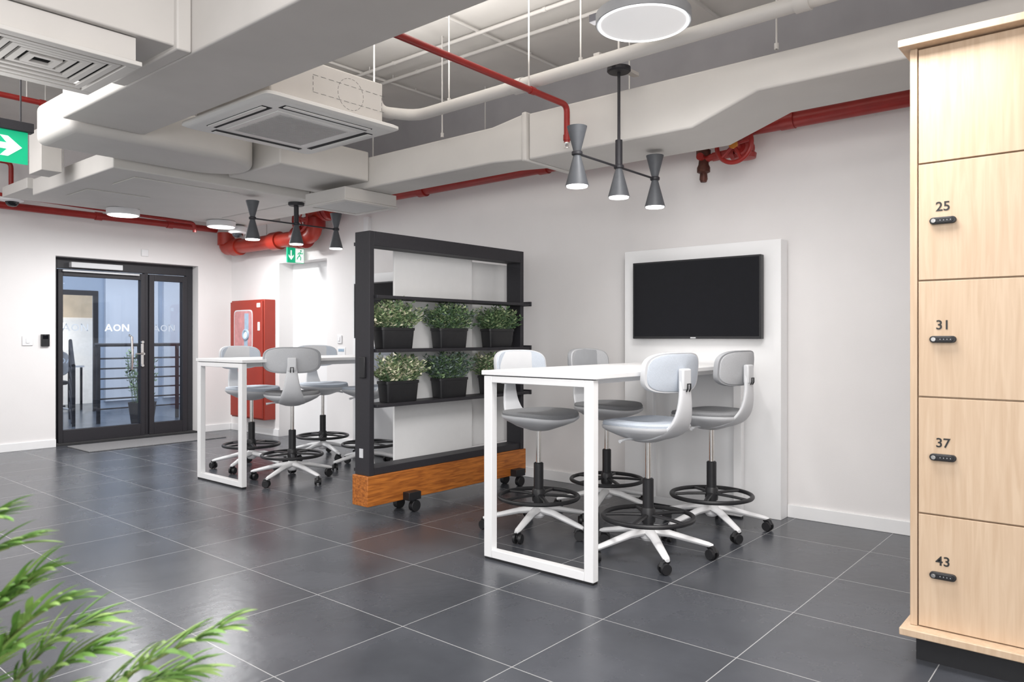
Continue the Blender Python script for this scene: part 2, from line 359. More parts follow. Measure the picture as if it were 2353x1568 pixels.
# ---------------------------------------------------------------- foliage
def leafquad(bm,p,d,side,L,W,mi,fold=.25):
    up=d.cross(side).normalized()
    a=bm.verts.new(p); b=bm.verts.new(p+d*L*.45+side*W/2+up*W*fold); c=bm.verts.new(p+d*L); e=bm.verts.new(p+d*L*.45-side*W/2+up*W*fold); m=bm.verts.new(p+d*L*.5)
    for t in((a,m,b),(b,m,c),(c,m,e),(e,m,a)): bm.faces.new(t).material_index=mi
def foliage(seed,w,d,h,pal,nst=135,sc=1.0,ls=1.22):
    R=random.Random(seed); bm=B()
    for i in range(nst):
        x0=R.uniform(-.45,.45)*w; y0=R.uniform(-.35,.35)*d
        tip=Vector((x0*1.4+R.uniform(-.04,.04),y0*1.9+R.uniform(-.03,.03),h*R.uniform(.30,1.0)*(1-.22*abs(x0)/(w*.5))))
        p0=Vector((x0*.85,y0,0)); n=R.randint(8,12); mid=(p0+tip)/2+Vector((0,0,h*.12))
        pts=[p0.lerp(mid,t/4).lerp(mid.lerp(tip,t/4),t/4) for t in range(5)]
        tube(bm,pts,.0016*sc,4,mi=0)
        pc=R.choice(pal)
        for k in range(n):
            t=.2+.8*k/(n-1); q=p0.lerp(mid,t).lerp(mid.lerp(tip,t),t); ax=(tip-p0).normalized()
            ang=k*2.4+R.uniform(-.5,.5); s=Vector((math.cos(ang),math.sin(ang),0)); dr=(s+ax*R.uniform(.2,1.0)).normalized()
            sd=dr.cross(Vector((R.uniform(-.3,.3),R.uniform(-.3,.3),1))).normalized()
            leafquad(bm,q,dr,sd,R.uniform(.023,.038)*sc*ls,R.uniform(.015,.023)*sc*ls,R.choice(pal+[pc,pc]))
    return bm
def planter(x,z,seed,pal,w,h,label):
    y=3.925
    t=thing('potted_plant',label,'potted plant',(x,y,z),group='potted plants on the shelving unit')
    W,Dp,H=.295,.125,.145
    bm=B(); superpad(bm,W,Dp,[(.88,0),(.90,.003),(.99,H-.02),(1.03,H-.019),(1.03,H),(.97,H),(.95,H-.02)],n=7,seg=40)
    part(t,'pot',bm,M['black'])
    bm=B(); superpad(bm,W*.93,Dp*.93,[(1,H-.022),(1,H-.014)],n=7); part(t,'soil',bm,M['soil'])
    bm=foliage(seed,w,.14,h,pal); bmesh.ops.translate(bm,verts=bm.verts,vec=(0,0,H-.02))
    for v in bm.verts:
        v.co.y=max(-.17,min(.092,v.co.y))
    part(t,'foliage',bm,g+[M['stem']])
ZS=(1.478,1.12,.755)
planter(3.40,ZS[1],1,[0,1,1,2,2,3],.31,.225,'bushy green and cream foliage in black trough pot on shelf')
planter(3.94,ZS[1],2,[0,0,1,1,4,2],.35,.22,'loose dark green leafy plant in black trough pot on shelf')
planter(4.48,ZS[1],3,[0,1,1,2,0],.32,.21,'compact green shrub in black trough pot on shelf')
planter(3.44,ZS[2],4,[1,2,2,3,3,0],.31,.215,'pale yellow-green flowering plant in black trough pot')
planter(3.94,ZS[2],5,[4,4,0,1,4],.33,.22,'blue-green leafy plant in black trough pot on shelf')
planter(4.45,ZS[2],6,[0,1,2,3,1],.31,.21,'green and cream variegated plant in black trough pot')
cp=thing('potted_tree','small leafy indoor tree in dark pot beside railing','potted plant',(4.62,10.6,0))
part(cp,'pot',lathe(B(),[(.14,0),(.18,.30),(.16,.30),(.15,.26)]),M['blackm']); 
bm=foliage(31,.28,.28,.85,[0,0,1],26,1.9,1.0); bmesh.ops.translate(bm,verts=bm.verts,vec=(0,0,.28)); part(cp,'foliage',bm,g+[M['stem']])

# shelving unit
su=thing('shelving_unit','tall black open shelving frame on castors with orange wood plinth','shelf',(3.94,3.94,0))
for x in(3.14,4.70): part(su,'post',box(B(),x,3.866,.285,x+.04,4.016,1.9),M['blackm'],.003,world=True)
part(su,'top_beam',box(B(),3.18,3.866,1.805,4.70,4.016,1.9),M['blackm'],.003,world=True)
for z in ZS:
    bm=B(); box(bm,3.18,3.835,z-.022,4.79,4.0,z); box(bm,4.785,3.83,z-.025,4.80,4.0,z+.012); part(su,'shelf',bm,M['blackm'],.002,world=True)
part(su,'bottom_rail',box(B(),3.18,3.875,.285,4.70,4.01,.335),M['blackm'],.003,world=True)
part(su,'wooden_plinth',box(B(),3.12,3.86,.085,4.76,4.02,.285),M['teak'],.004,world=True,label='orange grained wood plinth')
part(su,'whiteboard',box(B(),3.49,4.022,.31,4.29,4.040,1.82),M['wboard'],.003,world=True,label='white glossy sliding board')
part(su,'whiteboard',box(B(),4.27,4.085,.33,4.86,4.100,1.80),M['wboard'],.003,world=True,label='white glossy sliding board')
part(su,'board_track',box(B(),3.20,4.018,1.822,4.86,4.105,1.845),M['blackm'],world=True); part(su,'board_track',box(B(),3.20,4.021,.288,4.86,4.105,.308),M['blackm'],world=True)
part(su,'power_socket',box(B(),3.135,3.93,.40,3.1405,3.965,.46),M['lightgrey'],world=True)
part(su,'latch',box(B(),3.125,3.90,.93,3.16,3.96,1.07),M['black'],.004,world=True)
for x in(3.48,4.62):
    for y in (3.84,4.0):
        bm=B(); box(bm,x-.055,y-.045,.085,x+.055,y+.02,.14); cyl(bm,(x+.02,y-.035,.04),(x+.02,y+.005,.04),.04); cyl(bm,(x+.02,y-.015,.04),(x,y-.015,.10),.018); part(su,'castor',bm,M['black'],.003,world=True)

# ---------------------------------------------------------------- tables
def table():
    t=thing('high_table','white rectangular high meeting table with loop frame legs','table',(0,0,0),group='high tables')
    part(t,'table_top',box(B(),-.005,-.37,.995,1.85,.37,1.02),M['white'],.003)
    for x in(.0,1.74):
        bm=B(); a,b_=-.355,.355
        box(bm,x,a,.012,x+.045,a+.055,.990); box(bm,x,b_-.055,.012,x+.045,b_,.990); box(bm,x,a+.055,.012,x+.045,b_-.055,.055); box(bm,x,a+.055,.955,x+.045,b_-.055,.990)
        f=part(t,'leg_frame',bm,M['white'],.003)
        part(t,'foot_strip',box(B(),x+.004,a+.004,0,x+.041,b_-.004,.012),M['black'],parent=f)
        part(t,'spacer',box(B(),x+.006,a+.01,.9905,x+.04,b_-.01,.9945),M['blackm'],parent=f)
    part(t,'under_rail',box(B(),.046,-.20,.955,1.739,-.15,.994),M['white']); part(t,'under_rail',box(B(),.046,.15,.955,1.739,.20,.994),M['white'])
    return t
t1=table(); t1.location=(3.0,2.37,0)
t2=copy_thing(t1,(3.125,5.77,0),0)

def partition(y0,z1=1.845):
    p=thing('media_partition','white freestanding panel behind table against wall','partition panel',(4.93,y0+.59,0),group='media partitions')
    part(p,'panel',box(B(),4.87,y0,0,4.984,y0+1.185,z1),M['white'],.002,world=True)
    yc=y0+.587
    tv=thing('television','flat black wall-mounted television, switched off','television',(4.83,yc,1.19),group='televisions')
    bm=B(); box(bm,4.795,yc-.483,1.188,4.845,yc+.483,1.745); box(bm,4.84,yc-.2,1.3,4.8695,yc+.2,1.6); part(tv,'housing',bm,M['black'],.003,world=True)
    part(tv,'screen',box(B(),4.7925,yc-.470,1.206,4.796,yc+.470,1.733),M['screen'],world=True)
    part(tv,'nameplate',box(B(),4.793,yc-.02,1.192,4.7955,yc+.02,1.199),M['lightgrey'],world=True)
partition(1.80); partition(5.08)

# ---------------------------------------------------------------- chairs
def chair(seatmat,padmat,shellmat,label):
    c=thing('swivel_stool',label,'chair',(0,0,0),group='swivel stools around the high tables')
    bm=B()
    for i in range(5):
        a=math.radians(20+72*i); d=Vector((math.cos(a),math.sin(a),0))
        tube(bm,[d*.02+Vector((0,0,.135)),d*.12+Vector((0,0,.125)),d*.32+Vector((0,0,.078)),d*.345+Vector((0,0,.072))],[.032,.026,.019,.012],12,flat=.75)
    lathe(bm,[(.03,.085),(.042,.1),(.045,.15),(.03,.165)])
    part(c,'star_base',bm,M['whitep'])
    cm=None
    for i in range(5):
        a=math.radians(20+72*i); d=Vector((math.cos(a),math.sin(a),0)); p=d*.33
        if cm is None:
            bm=B(); 
            for k in(-1,1): cyl(bm,(-.012,k*.010,.03),(-.012,k*.026,.03),.030,.027,seg=20)
            cyl(bm,(-.012,-.01,.03),(-.012,.01,.03),.012); tube(bm,[(0,0,.03),(0,0,.072)],.008,10)
            tube(bm,[(-.036,0,.04),(-.026,0,.062),(0,0,.07),(.012,0,.058)],.012,8)
            o=part(c,'castor',bm,M['black']); cm=o.data
        else:
            o=bpy.data.objects.new('castor',cm); COL.objects.link(o); o.parent=c
        o.location=p; o.rotation_euler=(0,0,a+.6*i)
    bm=B(); lathe(bm,[(.030,.15),(.030,.42),(.024,.425)],seg=24); lathe(bm,[(.038,.185),(.040,.2),(.040,.255),(.034,.265)],seg=24); part(c,'column_sleeve',bm,M['black'])
    bm=B(); lathe(bm,[(.0155,.42),(.0155,.64)],seg=20); part(c,'gas_spring',bm,M['chrome'],label='chrome gas spring')
    bm=B(); tube(bm,circ((0,0,.215),.245,n=56),.013,10,closed=True)
    for i in range(5):
        a=math.radians(56+72*i); d=Vector((math.cos(a),math.sin(a),0)); tube(bm,[d*.03+Vector((0,0,.225)),d*.14+Vector((0,0,.222)),d*.24+Vector((0,0,.215))],[.016,.015,.013],8,flat=.6)
    part(c,'foot_ring',bm,M['black'])
    fn=lambda x,y,h:(x*(1-.10*max(0,-y)/.22),y+.01,h+.20*x*x-(.35*max(0,y-.08)**2)+.25*max(0,-y-.08)**2)
    bm=B(); superpad(bm,.46,.44,[(.13,.622),(.26,.626),(.44,.640),(.68,.660),(.90,.682),(.985,.697),(1.0,.706),(1.0,.714),(.94,.716)],n=2.7,fn=fn); part(c,'seat_shell',bm,M['lightgrey'])
    bm=B(); superpad(bm,.46,.44,[(.93,.712),(.975,.716),(.985,.726),(.955,.738),(.80,.745),(.4,.741),(.1,.738)],n=2.7,fn=fn); part(c,'seat_cushion',bm,seatmat,label='upholstered fabric cushion')
    path=[(.06,.638,.18),(-.06,.648,.21),(-.14,.668,.22),(-.195,.70,.20),(-.232,.75,.155),(-.248,.82,.118),(-.250,.90,.092),(-.243,.965,.075),(-.236,1.01,.066)]
    bm=B(); rings=[]
    for i,(y,z,w) in enumerate(path):
        a=Vector((0,path[min(i+1,len(path)-1)][0]-path[max(i-1,0)][0],path[min(i+1,len(path)-1)][1]-path[max(i-1,0)][1])).normalized()
        nrm=Vector((0,-a.z,a.y)); th=.014
        R=[]
        for k in range(16):
            t=2*math.pi*k/16; cc,ss=math.cos(t),math.sin(t)
            R.append(bm.verts.new(Vector((w/2*math.copysign(abs(cc)**.6,cc),y+.35*(w/2*cc)**2*2,z))+nrm*th*math.copysign(abs(ss)**.6,ss)))
        rings.append(R)
    for r0,r1 in zip(rings,rings[1:]):
        for k in range(16): bm.faces.new([r0[k],r0[(k+1)%16],r1[(k+1)%16],r1[k]])
    bm.faces.new(rings[0]); bm.faces.new(list(reversed(rings[-1])))
    sb=part(c,'back_support',bm,M['lightgrey']); sm=sb.modifiers.new('subd','SUBSURF'); sm.levels=1; sm.render_levels=1
    fb=lambda x,y,h:(x,h+1.05*x*x+.35*y*y-.10*y,y+1.012)
    bm=B(); superpad(bm,.46,.215,[(.93,-.217),(.98,-.219),(1.0,-.212),(1.0,-.196),(.97,-.193)],n=3.5,fn=fb); bk=part(c,'backrest',bm,shellmat)
    bm=B(); superpad(bm,.46,.215,[(.955,-.197),(.965,-.190),(.93,-.183),(.7,-.182),(.2,-.182)],n=3.5,fn=fb); part(c,'backrest_pad',bm,padmat,parent=bk)
    bm=B(); superpad(bm,.46,.215,[(.92,-.216),(.91,-.221),(.86,-.223),(.4,-.223),(.1,-.223)],n=3.5,fn=fb); part(c,'rear_pad',bm,padmat,parent=bk)
    bm=B(); box(bm,-.036,-.264,.92,.036,-.228,1.035); part(c,'bracket',bm,M['lightgrey'],.010,seg=3)
    bm=B(); tube(bm,[(.012,-.266,.915),(.012,-.274,.93),(.012,-.274,.955),(-.012,-.274,.955),(-.012,-.274,.93),(-.012,-.266,.915)],.004,8); part(c,'adjuster_loop',bm,M['black'])
    bm=B(); tube(bm,[(-.02,.0,.65),(-.16,.02,.650),(-.21,.02,.642)],[.006,.006,.010],8); part(c,'lever',bm,M['lightgrey'])
    return c
lg='light grey swivel stool, dark grey seat cushion, white castor base'
lb='light grey swivel stool, pale blue-grey cushion, white castor base'
cD=chair(M['fabric'],M['fabricm'],M['rim'],lg); cD.location=(4.37,2.05,0); cD.rotation_euler=(0,0,rad(-4))
copy_thing(cD,(4.38,2.83,0),rad(178)); copy_thing(cD,(3.60,5.44,0),rad(-34))
cA=chair(M['fabric'],M['fabricl'],M['lightgrey'],lg); cA.location=(3.64,2.85,0); cA.rotation_euler=(0,0,rad(176))
cL=chair(M['fabricl'],M['fabricl'],M['lightgrey'],lb); cL.location=(3.62,2.07,0); cL.rotation_euler=(0,0,rad(-10))
copy_thing(cL,(3.70,6.24,0),rad(190)); copy_thing(cL,(4.48,6.24,0),rad(170)); copy_thing(cL,(4.42,5.44,0),rad(0))
clean()

# ---------------------------------------------------------------- lockers
lk=thing('locker_cabinet','tall pale oak locker cabinet with numbered doors, black plinth','locker',(3.35,-.2,0))
part(lk,'carcass',box(B(),3.12,-1.0,.12,3.6,.66,2.275),M['oak'],.002,world=True)
part(lk,'plinth',box(B(),3.10,-1.0,0,3.58,.64,.095),M['black'],world=True)
part(lk,'base_slab',box(B(),3.04,-1.0,.097,3.6,.685,.124),M['oak'],.003,world=True)
part(lk,'cornice',box(B(),3.045,-1.0,2.275,3.6,.69,2.302),M['oak'],.003,world=True)
part(lk,'side_stile',box(B(),3.098,.636,.125,3.12,.66,2.275),M['oak'],.001,world=True)
zs=[.125,.546,.978,1.409,1.843,2.272]
nums={0:'43',1:'37',2:'31',3:'25'}
def pill(yc,z,hw,hr): 
    return [(yc+hw-hr+hr*math.cos(a),z+hr*math.sin(a)) for a in [math.pi*(-.5+k/10) for k in range(11)]]+[(yc-hw+hr+hr*math.cos(a),z+hr*math.sin(a)) for a in [math.pi*(.5+k/10) for k in range(11)]]
for col in range(3):
    y1=.632-.42*col; y0=y1-.416
    for i in range(5):
        d=part(lk,'door',box(B(),3.10,y0,zs[i]+.003,3.119,y1,zs[i+1]-.003),M['oak'],.0015,world=True)
        if i==4: continue
        z=[.327,.76,1.192,1.626][i]; yc=y1-.081
        bm=B(); prism(bm,pill(yc,z,.043,.0125),'x',3.086,3.0999); prism(bm,pill(yc-.004,z,.03,.009),'x',3.083,3.086); part(lk,'combination_lock',bm,M['black'],.002,world=True,parent=d)
        bm=B(); cyl(bm,(3.085,yc+.029,z),(3.080,yc+.029,z),.0075); cyl(bm,(3.0805,yc+.029,z),(3.079,yc+.029,z),.004)
        part(lk,'key_cylinder',bm,M['chrome'],world=True,parent=d,label='small chrome key cylinder')
        bm=B(); [box(bm,3.0822,yc+.006-.011*k,z-.0018,3.0832,yc+.0085-.011*k,z+.0018) for k in range(4)]
        part(lk,'digit_wheel',bm,M['rim'],world=True,parent=d)
        n=int(nums[i])+col
        text(str(n),.048,'door_number',M['ink'],(3.0995,yc+.001,z+.051),(math.pi/2,0,-math.pi/2),parent=lk,bold=.0006)
clean()

# ---------------------------------------------------------------- ceiling services
def duct(bm,label,origin,m='duct',bevel=.012,seg=3,hg=()):
    o=single('air_duct',bm,M[m],label,'duct',origin,bevel,group='painted air ducts',seg=seg)
    hang(o,hg); return o
bm=B(); prism(bm,[(-1.5,2.52),(1.57,2.52),(1.95,2.39),(3.138,2.39),(3.138,2.70),(-1.5,2.70)],'x',3.9,4.42)
duct(bm,'long off-white rectangular air duct stepping down along wall',(4.15,.8,2.6),'duct2',hg=[(4.3,.2,2.68),(4.3,2.6,2.68)])
bm=B(); prism(bm,[(3.17,2.39),(3.45,2.41),(5.52,2.41),(5.52,2.66),(3.45,2.66),(3.17,2.70)],'x',3.88,4.20)
box(bm,3.87,3.14,2.38,4.44,3.18,2.71)
duct(bm,'off-white rectangular air duct joined by flange near wall',(4.15,4.4,2.5),'duct2',hg=[(4.1,5.0,2.65)])
bm=B(); box(bm,3.06,4.78,2.46,3.878,5.5,2.70); duct(bm,'off-white connecting duct between plenum and wall duct',(3.5,5.1,2.58),'duct2',.012,3,hg=[(3.5,5.1,2.69)])
bm=B(); box(bm,1.67,-1.5,2.5,2.15,4.9,2.85); duct(bm,'wide off-white main air duct running below ceiling',(1.9,1.7,2.6),bevel=.01,hg=[(1.9,.5,2.84),(1.9,4.5,2.84)])
bm=B(); box(bm,.3,3.35,2.52,1.665,4.0,2.85); box(bm,1.60,3.32,2.50,1.668,4.03,2.88); duct(bm,'short off-white branch duct feeding ceiling diffuser',(1.0,3.7,2.7),bevel=.008,hg=[(.6,3.7,2.84)])
bm=B(); poly=[(1.72,4.92),(2.70,4.92)]+[(2.70+.36*math.sin(a),5.22-.30*math.cos(a)) for a in [math.pi*k/24 for k in range(1,25)]]+[(1.72,5.52)]
prism(bm,poly,'z',2.45,2.72); duct(bm,'off-white flat plenum duct with rounded end',(2.4,5.2,2.6),'duct2',.05,5,hg=[(1.9,5.2,2.71)])
bm=B(); box(bm,2.22,5.56,2.40,3.86,7.18,2.54); duct(bm,'wide flat off-white air duct box with access hatches',(3.0,6.4,2.46),'duct2',.01,3,hg=[(2.6,6.4,2.5),(3.5,6.9,2.5)])
for (x0,y0,x1,y1) in((2.45,5.75,3.3,6.15),(2.4,6.5,2.9,6.95)):
    single('access_hatch',box(B(),x0,y0,2.392,x1,y1,2.3995),M['duct2'],'thin off-white access hatch panel on duct underside','hatch',((x0+x1)/2,(y0+y1)/2,2.395),.002,group='duct access hatches')
bm=B(); box(bm,2.2,7.25,2.47,4.65,7.9,2.56); o=single('dropped_bulkhead',bm,M['duct2'],'flat white dropped bulkhead holding round downlights','bulkhead',(3.5,7.6,2.5),.004); hang(o,[(2.6,7.6,2.55),(4.2,7.6,2.55)])
bm=B(); prism(bm,[(3.87,2.40),(4.25,2.40),(4.5,2.50),(4.5,2.58),(3.87,2.58)],'y',5.56,7.1); duct(bm,'off-white sloping duct section beside wall',(4.2,6.3,2.5),hg=[(4.1,6.3,2.57)])
bm=B(); box(bm,1.98,6.22,2.44,2.12,6.48,2.76); o=single('junction_box',bm,M['duct'],'grey metal junction box hanging under ceiling','junction box',(2.05,6.35,2.6),.004); hang(o,[(2.05,6.35,2.75)])
def square_rings(bm,x0,y0,x1,y1,z,n,step,rise,w=.012):
    for i in range(n):
        a=i*step; b=z+rise*min(i,n-i)
        X0,Y0_,X1,Y1_=x0+a,y0+a,x1-a,y1-a
        if X1-X0<.06: break
        for q in((X0,Y0_,X1,Y0_+w),(X0,Y1_-w,X1,Y1_),(X0,Y0_+w,X0+w,Y1_-w),(X1-w,Y0_+w,X1,Y1_-w)): box(bm,q[0],q[1],b,q[2],q[3],b+.012)
d=thing('ceiling_diffuser','square off-white ceiling air diffuser with concentric louvres','diffuser',(1.165,3.66,2.4))
bm=B(); x0,y0,x1,y1=.865,3.36,1.465,3.96
for q in((x0,y0,x1,y0+.05),(x0,y1-.05,x1,y1),(x0,y0+.05,x0+.05,y1-.05),(x1-.05,y0+.05,x1,y1-.05)): box(bm,q[0],q[1],2.39,q[2],q[3],2.41)
part(d,'flange',bm,M['duct2'],.003,world=True)
bm=B(); square_rings(bm,x0+.064,y0+.064,x1-.064,y1-.064,2.392,6,.043,.0045,.026); part(d,'louvre',bm,M['duct2'],world=True)
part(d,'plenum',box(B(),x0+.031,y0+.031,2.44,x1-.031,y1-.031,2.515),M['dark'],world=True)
bm=B(); box(bm,x0+.02,y0+.02,2.411,x0+.03,y1-.02,2.515); box(bm,x1-.03,y0+.02,2.411,x1-.02,y1-.02,2.515); box(bm,x0+.03,y0+.02,2.411,x1-.03,y0+.03,2.515); part(d,'collar',bm,M['duct'],world=True)
d=thing('supply_diffuser','boxy off-white supply diffuser under wall duct','diffuser',(3.97,5.12,2.3))
part(d,'box',box(B(),3.70,4.86,2.31,4.24,5.40,2.408),M['duct2'],.004,world=True)
part(d,'face_grille',box(B(),3.75,4.91,2.302,4.19,5.35,2.31),M['grille'],world=True)
bm=B(); square_rings(bm,3.69,4.85,4.25,5.41,2.296,1,.05,0,.05); part(d,'flange',bm,M['duct2'],.002,world=True)

# cassette air conditioner
ac=thing('cassette_air_conditioner','white four-way ceiling cassette air conditioner with exposed body','air conditioner',(2.68,4.06,2.5))
bm=B(); superpad(bm,.95,.98,[(.93,-.005),(.96,0),(1,.010),(1,.026),(.97,.034)],n=26,seg=72); part(ac,'cover_panel',bm,M['acw'])
bm=B()
for s in(-1,1):
    box(bm,-.31,s*.375-.032,-.0075,.31,s*.375+.032,-.003); box(bm,s*.36-.032,-.31,-.0075,s*.36+.032,.31,-.003)
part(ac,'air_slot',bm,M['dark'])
bm=B()
for s in(-1,1):
    box(bm,-.30,s*.39-.016,-.013,.30,s*.39+.018,-.006); box(bm,s*.375-.016,-.30,-.013,s*.375+.018,.30,-.006)
part(ac,'louvre_flap',bm,M['acw'],.003)
part(ac,'filter_frame',box(B(),-.28,-.29,-.010,.28,.29,-.003),M['acw'],.003)
bm=B()
for k in range(30): box(bm,-.24,-.25+.0172*k,-.0135,.24,-.243+.0172*k,-.009)
part(ac,'filter_grille',bm,M['grille'])
part(ac,'body',box(B(),-.40,-.40,.034,.40,.42,.30),M['duct'],.01)
bm=B()
for k in range(20):
    a=2*math.pi*k/20; tube(bm,[(.15+.095*math.cos(a+t),-.4005,.17+.095*math.sin(a+t)) for t in(0,.1,.2)],.0012,5)
for k in range(10):
    for z in(.12,.22): box(bm,-.12+.055*k,-.4015,z-.001,-.085+.055*k,-.4,z+.001)
for k in range(3):
    for x in(-.12,.42*.93): box(bm,x-.001,-.4015,.125+.033*k,x+.001,-.4,.145+.033*k)
part(ac,'printed_outline',bm,M['inkg'])
for sx in(-.42,.42):
    bm=B(); box(bm,sx-.02,-.32,.2,sx+.02,-.26,.24); cyl(bm,(sx,-.29,.24),(sx,-.29,.9),.005,seg=8); part(ac,'hanger_rod',bm,M['duct'])

# pipes
def pipe(pts,r,m,label,name='sprinkler_pipe',cat='pipe',grp='red sprinkler pipes',couple=None,hg=()):
    P=[Vector(p) for p in pts]; out=[P[0]]
    for i in range(1,len(P)-1):
        a,b,c=P[i-1],P[i],P[i+1]; k=min(r*2.6,(a-b).length*.45,(c-b).length*.45)
        s=b+(a-b).normalized()*k; e=b+(c-b).normalized()*k
        for t in[0,.2,.4,.6,.8,1]: out.append(s.lerp(b,t).lerp(b.lerp(e,t),t))
    out.append(P[-1]); bm=B(); tube(bm,out,r,18)
    for q,ax in(couple or []):
        d=Vector({'x':(1,0,0),'y':(0,1,0),'z':(0,0,1)}[ax])*r*.9; cyl(bm,Vector(q)-d,Vector(q)+d,r*1.22)
    o=single(name,bm,M[m],label,cat,tuple(P[len(P)//2]),group=grp); hang(o,hg); return o
pipe([(4.86,-.6,2.61),(4.86,6.57,2.59)],.050,'red','thick red sprinkler main running along wall',couple=[((4.86,3.75,2.60),'y'),((4.86,5.2,2.59),'y'),((4.86,1.75,2.61),'y')],hg=[(4.86,.6,2.6),(4.86,4.4,2.6)])
pp=pipe([(4.88,6.60,2.58),(4.88,6.95,2.58),(4.88,6.95,2.32),(4.88,7.2,2.32),(4.90,8.86,2.32),(4.90,8.86,2.46)],.085,'redo','fat red water main with valve and elbows near corner',couple=[((4.885,7.7,2.32),'y'),((4.90,8.6,2.32),'y'),((4.90,8.86,2.44),'z')],hg=[(4.88,7.9,2.38)])
bm=B(); cyl(bm,(4.87,6.74,2.58),(4.87,6.69,2.58),.125); cyl(bm,(4.87,6.67,2.58),(4.87,6.61,2.58),.125); cyl(bm,(4.87,7.10,2.32),(4.87,7.16,2.32),.13); cyl(bm,(4.87,7.18,2.32),(4.87,7.24,2.32),.13)
cyl(bm,(4.88,6.95,2.51),(4.88,6.95,2.40),.12); part(pp,'flange',bm,M['red'],.004,world=True)
bm=B(); tube(bm,circ((4.68,6.93,2.47),.13,'x',30),.013,8,closed=True); cyl(bm,(4.68,6.93,2.47),(4.85,6.93,2.47),.025)
for k in range(3):
    a=k*math.pi/3; tube(bm,[(4.68,6.93-.13*math.cos(a),2.47-.13*math.sin(a)),(4.68,6.93+.13*math.cos(a),2.47+.13*math.sin(a))],.008,8)
part(pp,'handwheel',bm,M['red'],world=True)
pipe([(-1,8.9,2.55),(4.79,8.9,2.55)],.038,'red','red sprinkler pipe along wall above glass door',couple=[((3.4,8.9,2.55),'x'),((4.2,8.9,2.55),'x')],hg=[(2.4,8.9,2.56),(4.4,8.9,2.56)])
pipe([(1.5,8.0,2.53),(4.05,8.0,2.46),(4.05,8.0,2.36)],.018,'red','thin red sprinkler pipe beside bulkhead',hg=[(1.8,8,2.52),(3.6,8,2.47)])
sp_=pipe([(2.17,2.75,2.665),(3.80,2.75,2.655),(3.80,2.75,2.42)],.019,'red','thin red sprinkler branch dropping at elbow',couple=[((3.45,2.75,2.657),'x'),((3.8,2.75,2.45),'z')],hg=[(3.42,2.75,2.66)])
part(sp_,'sprinkler_head',lathe(B(),[(.016,0),(.012,-.02),(.004,-.03),(.02,-.034),(.02,-.037)],(3.8,2.75,2.42),16),M['chrome'],world=True)
pipe([(.3,6.1,2.9),(2.15,6.1,2.9)],.02,'red','thin red sprinkler pipe under ceiling',couple=[((1.95,6.1,2.9),'x')],hg=[(1.85,6.1,2.9)])
pipe([(1.6,8.7,2.96),(2.5,8.7,2.96),(2.5,8.7,2.66)],.022,'red','thin red sprinkler pipe dropping to camera',hg=[(2.2,8.7,2.96)])
pipe([(3.55,-1.5,2.80),(3.50,3.80,2.72),(3.27,3.93,2.72),(3.25,3.95,2.88),(3.12,3.95,2.80)],.038,'duct2','long insulated off-white pipe suspended below ceiling',name='insulated_pipe',grp='insulated pipes',couple=[((3.525,1.2,2.76),'y'),((3.512,2.9,2.733),'y')])
for (x,y,z0) in((3.53,1.2,2.79),(3.52,2.45,2.77),(3.51,3.5,2.75),(3.86,1.45,2.70),(3.84,3.9,2.66)):
    bm=B(); cyl(bm,(x,y,z0),(x,y,3.4),.005,seg=8); cyl(bm,(x,y,z0),(x,y,z0+.03),.012,seg=8); single('suspension_rod',bm,M['duct2'],'thin off-white threaded suspension rod','rod',(x,y,3),group='suspension rods')
for i,(x,z) in enumerate(((2.75,3.34),(2.95,3.34),(3.05,3.34),(3.9,3.36),(4.15,3.36))):
    pipe([(x,-1,z),(x,8.5,z)],.014,'duct2','slim off-white electrical conduit on ceiling',name='conduit',grp='conduits on the ceiling',couple=[((x,k,z),'y') for k in(1.5,3,4.5,6)],hg=[(x,k,z) for k in(.5,2.6,4.8,7)])
for i,(y,z) in enumerate(((2.2,3.375),(3.6,3.375),(4.9,3.375))):
    pipe([(2.2,y,z),(4.95,y,z)],.011,'duct2','slim off-white electrical conduit on ceiling',name='conduit',grp='conduits on the ceiling',hg=[(2.5,y,z),(4.5,y,z)])
for (x,y) in((3.35,2.95),(2.6,3.75),(2.85,4.55)):
    bm=B(); box(bm,x-.06,y-.06,3.26,x+.06,y+.06,3.33); cyl(bm,(x,y,3.33),(x,y,3.4),.01,seg=8); single('conduit_box',bm,M['duct2'],'small off-white conduit junction box','junction box',(x,y,3.3),.004,group='conduit junction boxes')

v=thing('wheel_valve','chunky red fire main gate valve with round handwheel','valve',(4.80,2.03,2.47))
bm=B(); cyl(bm,(4.86,2.03,2.56),(4.86,2.03,2.42),.045); cyl(bm,(4.86,2.03,2.46),(4.65,2.03,2.46),.018); lathe(bm,[(.03,-.07),(.07,-.06),(.075,-.03),(.05,-.01)],(4.84,2.03,2.46),20); cyl(bm,(4.86,2.03,2.46),(4.86,2.27,2.45),.030); cyl(bm,(4.84,2.03,2.46),(4.74,2.03,2.46),.068,.045); cyl(bm,(4.86,2.10,2.46),(4.86,2.13,2.46),.055); part(v,'body',bm,M['red'],world=True)
bm=B(); tube(bm,circ((4.66,2.03,2.46),.118,'x',40),.015,10,closed=True)
for k in range(5):
    a=k*math.pi*.4+.5; tube(bm,[(4.66,2.03,2.46),(4.66,2.03+.11*math.cos(a),2.46+.11*math.sin(a))],.012,8)
part(v,'handwheel',bm,M['red'],world=True)
part(v,'hub_cap',cyl(B(),(4.66,2.03,2.46),(4.64,2.03,2.46),.030),M['yellow'],world=True)
bm=B(); lathe(bm,[(.035,.11),(.05,.10),(.05,.06),(.03,.05),(.036,0),(.045,-.02),(.045,-.05),(.025,-.06),(.028,-.10),(.02,-.12)],(4.84,2.33,2.40),20); part(v,'drain_valve',bm,M['rust'],world=True,label='brown metal drain valve')
